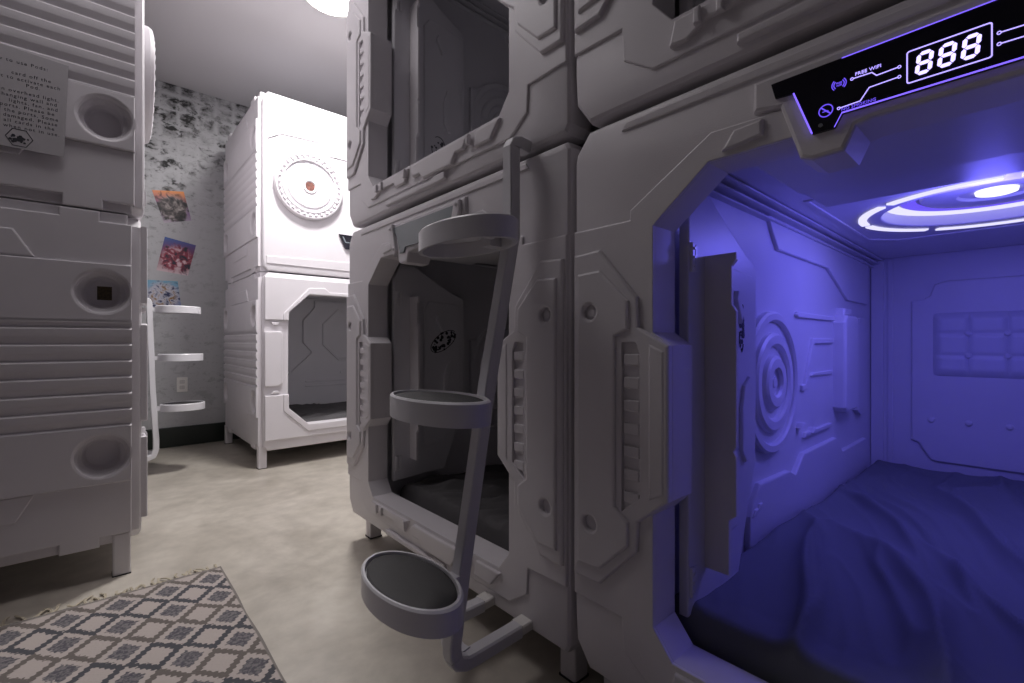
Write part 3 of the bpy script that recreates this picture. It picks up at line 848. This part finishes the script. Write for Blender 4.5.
# colour of the outline alternates from row to row
def step(v, t, s=.015): return ramp(v, t-s, t+s)
line = mth('MULTIPLY', step(mm, .335), mth('SUBTRACT', 1, step(mm, .525)))
fillm = step(mm, .70)
par = mth('ROUND', B); par = mth('ABSOLUTE', mth('MODULO', par, 2))
def mixc(f, c1, c2):
    n = nt.nodes.new('ShaderNodeMixRGB')
    for i, c in ((1, c1), (2, c2)):
        if isinstance(c, tuple): n.inputs[i].default_value = (*c, 1)
        else: L(c, n.inputs[i])
    L(f, n.inputs[0]); return n.outputs[0]
dark = mixc(par, (.085, .085, .095), (.155, .135, .125))
c0 = mixc(line, (.45, .395, .37), dark)
mot = nz(110, 3)
c1 = mixc(fillm, c0, mixc(ramp(mot.outputs['Fac'], .4, .6), (.10, .095, .11), (.20, .185, .19)))
edge = mth('MAXIMUM', step(sep.outputs['X'], .339, .002), step(sep.outputs['Y'], 1.962, .004))
c2 = mixc(edge, c1, (.22, .20, .185))
L(c2, b_.inputs['Base Color']); b_.inputs['Roughness'].default_value = .95; b_.inputs['Specular IOR Level'].default_value = .1
wt = nt.nodes.new('ShaderNodeTexChecker'); wt.inputs['Scale'].default_value = 190; L(tc.outputs['Object'], wt.inputs['Vector'])
bp = nt.nodes.new('ShaderNodeBump'); bp.inputs['Strength'].default_value = .6; bp.inputs['Distance'].default_value = .003
L(mth('ADD', mth('MULTIPLY', wt.outputs['Fac'], .4), mot.outputs['Fac']), bp.inputs['Height']); L(bp.outputs['Normal'], b_.inputs['Normal'])
RUGM = m_
m = MB(); g = []
X0, X1, Y0, Y1 = -1.15, .345, -.55, 1.975
nx, ny = 60, 100
for j in range(ny+1):
    row = []
    for i in range(nx+1):
        xx = X0+(X1-X0)*i/nx; yy = Y0+(Y1-Y0)*j/ny
        k = .004*noise.noise(Vector((0, yy*6, 1)))*(i == nx) + .0
        e = .004*noise.noise(Vector((xx*6, 0, 4)))*(j == ny)
        row.append(m.bm.verts.new((xx+k, yy+e, .008+.002*noise.noise(Vector((xx*4, yy*4, 0))))))
    g.append(row)
for j in range(ny):
    for i in range(nx): m.face((g[j][i], g[j][i+1], g[j+1][i+1], g[j+1][i]))
rim = [g[0][i] for i in range(nx+1)]+[g[j][nx] for j in range(1, ny+1)]+[g[ny][i] for i in range(nx-1, -1, -1)]+[g[j][0] for j in range(ny-1, 0, -1)]
low = [m.bm.verts.new((v.co.x, v.co.y, .0005)) for v in rim]
for i in range(len(rim)):
    k = (i+1) % len(rim); m.face((rim[i], rim[k], low[k], low[i]))
m.face(low[::-1])
rug = m.build('rug', RUGM, None, 60)
tag(rug, 'cream and grey diamond-patterned woven rug with fringe on the concrete floor', 'rug')
m = MB(); rnd = random.Random(4)
for k in range(92):
    xx = X0+.01+(X1-X0-.02)*k/91+rnd.uniform(-.004, .004)
    ang = rnd.uniform(-.9, .9); L_ = rnd.uniform(.03, .065)
    p = Vector((xx, Y1-.004, .007)); P = [p.copy()]
    for s_ in range(5):
        ang += rnd.uniform(-.5, .5); p = p+Vector((math.sin(ang), math.cos(ang), 0))*L_/5; p.z = .004+.004*rnd.random(); P.append(p.copy())
    for q in (-.0018, .0018):
        m.sweep([a+Vector((q, 0, 0)) for a in P], .0016, .0016, c=.0006)
m.build('fringe', FRINGE, rug)['kind'] = 'stuff'

# ------------------------------------------------------------------ posters, outlet
def poster(name, pts, cols, seed, label, border=None):
    m_, nt, b_ = newmat(name+'_print'); L = nt.links.new
    tc = nt.nodes.new('ShaderNodeTexCoord')
    n = nt.nodes.new('ShaderNodeTexNoise'); n.inputs['Scale'].default_value = 19; n.inputs['Detail'].default_value = 5; n.inputs['Distortion'].default_value = 1.2
    n.noise_dimensions = '4D'; n.inputs['W'].default_value = seed
    L(tc.outputs['Object'], n.inputs['Vector'])
    sp = nt.nodes.new('ShaderNodeSeparateXYZ'); L(tc.outputs['Object'], sp.inputs[0])
    zz = [p[1] for p in pts]; z0, z1 = min(zz), max(zz)
    mr = nt.nodes.new('ShaderNodeMapRange'); mr.inputs['From Min'].default_value = z0; mr.inputs['From Max'].default_value = z1; L(sp.outputs['Z'], mr.inputs['Value'])
    g1 = nt.nodes.new('ShaderNodeValToRGB'); e = g1.color_ramp.elements
    e[0].color = (*cols[0], 1); e[1].color = (*cols[2], 1); e.new(.5).color = (*cols[1], 1); L(mr.outputs['Result'], g1.inputs['Fac'])
    g2 = nt.nodes.new('ShaderNodeValToRGB'); e = g2.color_ramp.elements
    e[0].position = .38; e[0].color = (*cols[3], 1); e[1].position = .62; e[1].color = (*cols[5], 1); e.new(.5).color = (*cols[4], 1)
    L(n.outputs['Fac'], g2.inputs['Fac'])
    # motif mass in the middle of the sheet
    cx = sum(p[0] for p in pts)/4; cz = sum(p[1] for p in pts)/4
    ds = nt.nodes.new('ShaderNodeVectorMath'); ds.operation = 'DISTANCE'; ds.inputs[1].default_value = (cx, YB-.003, cz-.015); L(tc.outputs['Object'], ds.inputs[0])
    ad = nt.nodes.new('ShaderNodeMath'); ad.operation = 'ADD'; L(ds.outputs['Value'], ad.inputs[0])
    nn = nt.nodes.new('ShaderNodeMath'); nn.operation = 'MULTIPLY'; nn.inputs[1].default_value = .16; L(n.outputs['Fac'], nn.inputs[0]); L(nn.outputs[0], ad.inputs[1])
    mk = nt.nodes.new('ShaderNodeMapRange'); mk.inputs['From Min'].default_value = .205; mk.inputs['From Max'].default_value = .165; L(ad.outputs[0], mk.inputs['Value'])
    mx = nt.nodes.new('ShaderNodeMixRGB'); L(mk.outputs['Result'], mx.inputs[0]); L(g1.outputs['Color'], mx.inputs[1]); L(g2.outputs['Color'], mx.inputs[2])
    L(mx.outputs['Color'], b_.inputs['Base Color']); b_.inputs['Roughness'].default_value = .45
    m = MB(); m.relief(lambda u, v, w: (u, YB-w, v), pts, 0, .002, 0)
    o = m.build(name, m_)
    tag(o, label, 'poster', 'posters on the far wall')
poster('poster', [(.405, 1.745), (.582, 1.795), (.530, 2.015), (.330, 1.985)][::1], [(.55, .48, .55), (.14, .03, .22), (.90, .33, .06), (.01, .01, .012), (.10, .08, .08), (.40, .35, .33)], 1.,
       'orange and purple print, top one of three on the smudged wall')
poster('poster', [(.357, 1.375), (.558, 1.350), (.612, 1.600), (.410, 1.640)], [(.75, .60, .64), (.22, .03, .05), (.03, .10, .35), (.02, .02, .04), (.30, .03, .06), (.75, .55, .60)], 4.,
       'red and blue print, middle one of three on the smudged wall')
poster('poster', [(.300, 1.09), (.515, 1.09), (.492, 1.30), (.290, 1.295)], [(.20, .22, .50), (.30, .42, .62), (.18, .42, .58), (.03, .04, .12), (.60, .60, .68), (.30, .16, .04)], 7.,
       'pale blue and gold print, lowest of three, just above the top ladder step')
root = empty('wall_outlet', (.52, YB, .485))
m = MB(); m.relief(lambda u, v, w: (u, -w, v), rrect(-.036, -.058, .036, .058, .005, 3), 0, .006, .002)
m.build('cover_plate', OUTL, root)
for z in (-.022, .022):
    m = MB(); m.relief(lambda u, v, w: (u, -w, v+z), rrect(-.017, -.015, .017, .015, .006, 3), .005, .009, .001, [(rect(-.008, -.003, -.006, .007), .004, 0), (rect(.006, -.003, .008, .007), .004, 0)])
    m.build('socket', plain('socket_plastic', (.62, .60, .58), .4), root)
tag(root, 'white wall outlet low on the smudged wall behind the far ladder', 'outlet')

# ------------------------------------------------------------------ lights
def area(name, loc, size, power, col, rot=(0, 0, 0), shape='DISK', spread=None):
    l = bpy.data.lights.new(name, 'AREA'); l.shape = shape; l.size = size; l.energy = power; l.color = col
    if spread: l.spread = spread
    o = bpy.data.objects.new(name, l); COL.objects.link(o); o.location = loc; o.rotation_euler = rot
    return o
area('lamp_light', (1.03, 2.70, ZC-.06), .30, 45, (1., .97, .96))
area('room_light', (.05, 1.86, ZC-.03), .80, 9.5, (1., .95, .97))
area('pod_light', (.8+1.15, .687-.615, ZR+1.135-.035), .62, 2.5, (.15, .135, 1.))
pl_ = bpy.data.lights.new('pod_fill', 'POINT'); pl_.energy = 4.4; pl_.color = (.15, .135, 1.); pl_.shadow_soft_size = .05  # added fill ahead of the ceiling lens, brightens door leaf and jambs
po_ = bpy.data.objects.new('pod_fill', pl_); COL.objects.link(po_); po_.location = (.8+.92, .687-.615, ZR+1.135-.084)

w = bpy.data.worlds.new('world'); SC.world = w; w.use_nodes = True
w.node_tree.nodes['Background'].inputs[0].default_value = (.02, .02, .022, 1)

# ------------------------------------------------------------------ camera
cd = bpy.data.cameras.new('camera'); cam = bpy.data.objects.new('camera', cd); COL.objects.link(cam)
cam.location = (0, 0, .826)
cam.rotation_euler = (PI/2, 0, -math.atan2(418, 467))
cd.sensor_width = 36; cd.lens = 467/1024*36; cd.clip_start = .02; cd.clip_end = 50
SC.camera = cam
SC.view_settings.view_transform = 'Standard'; SC.view_settings.look = 'None'
SC.view_settings.gamma = 1; SC.view_settings.use_curve_mapping = False
SC.view_settings.exposure = 0.
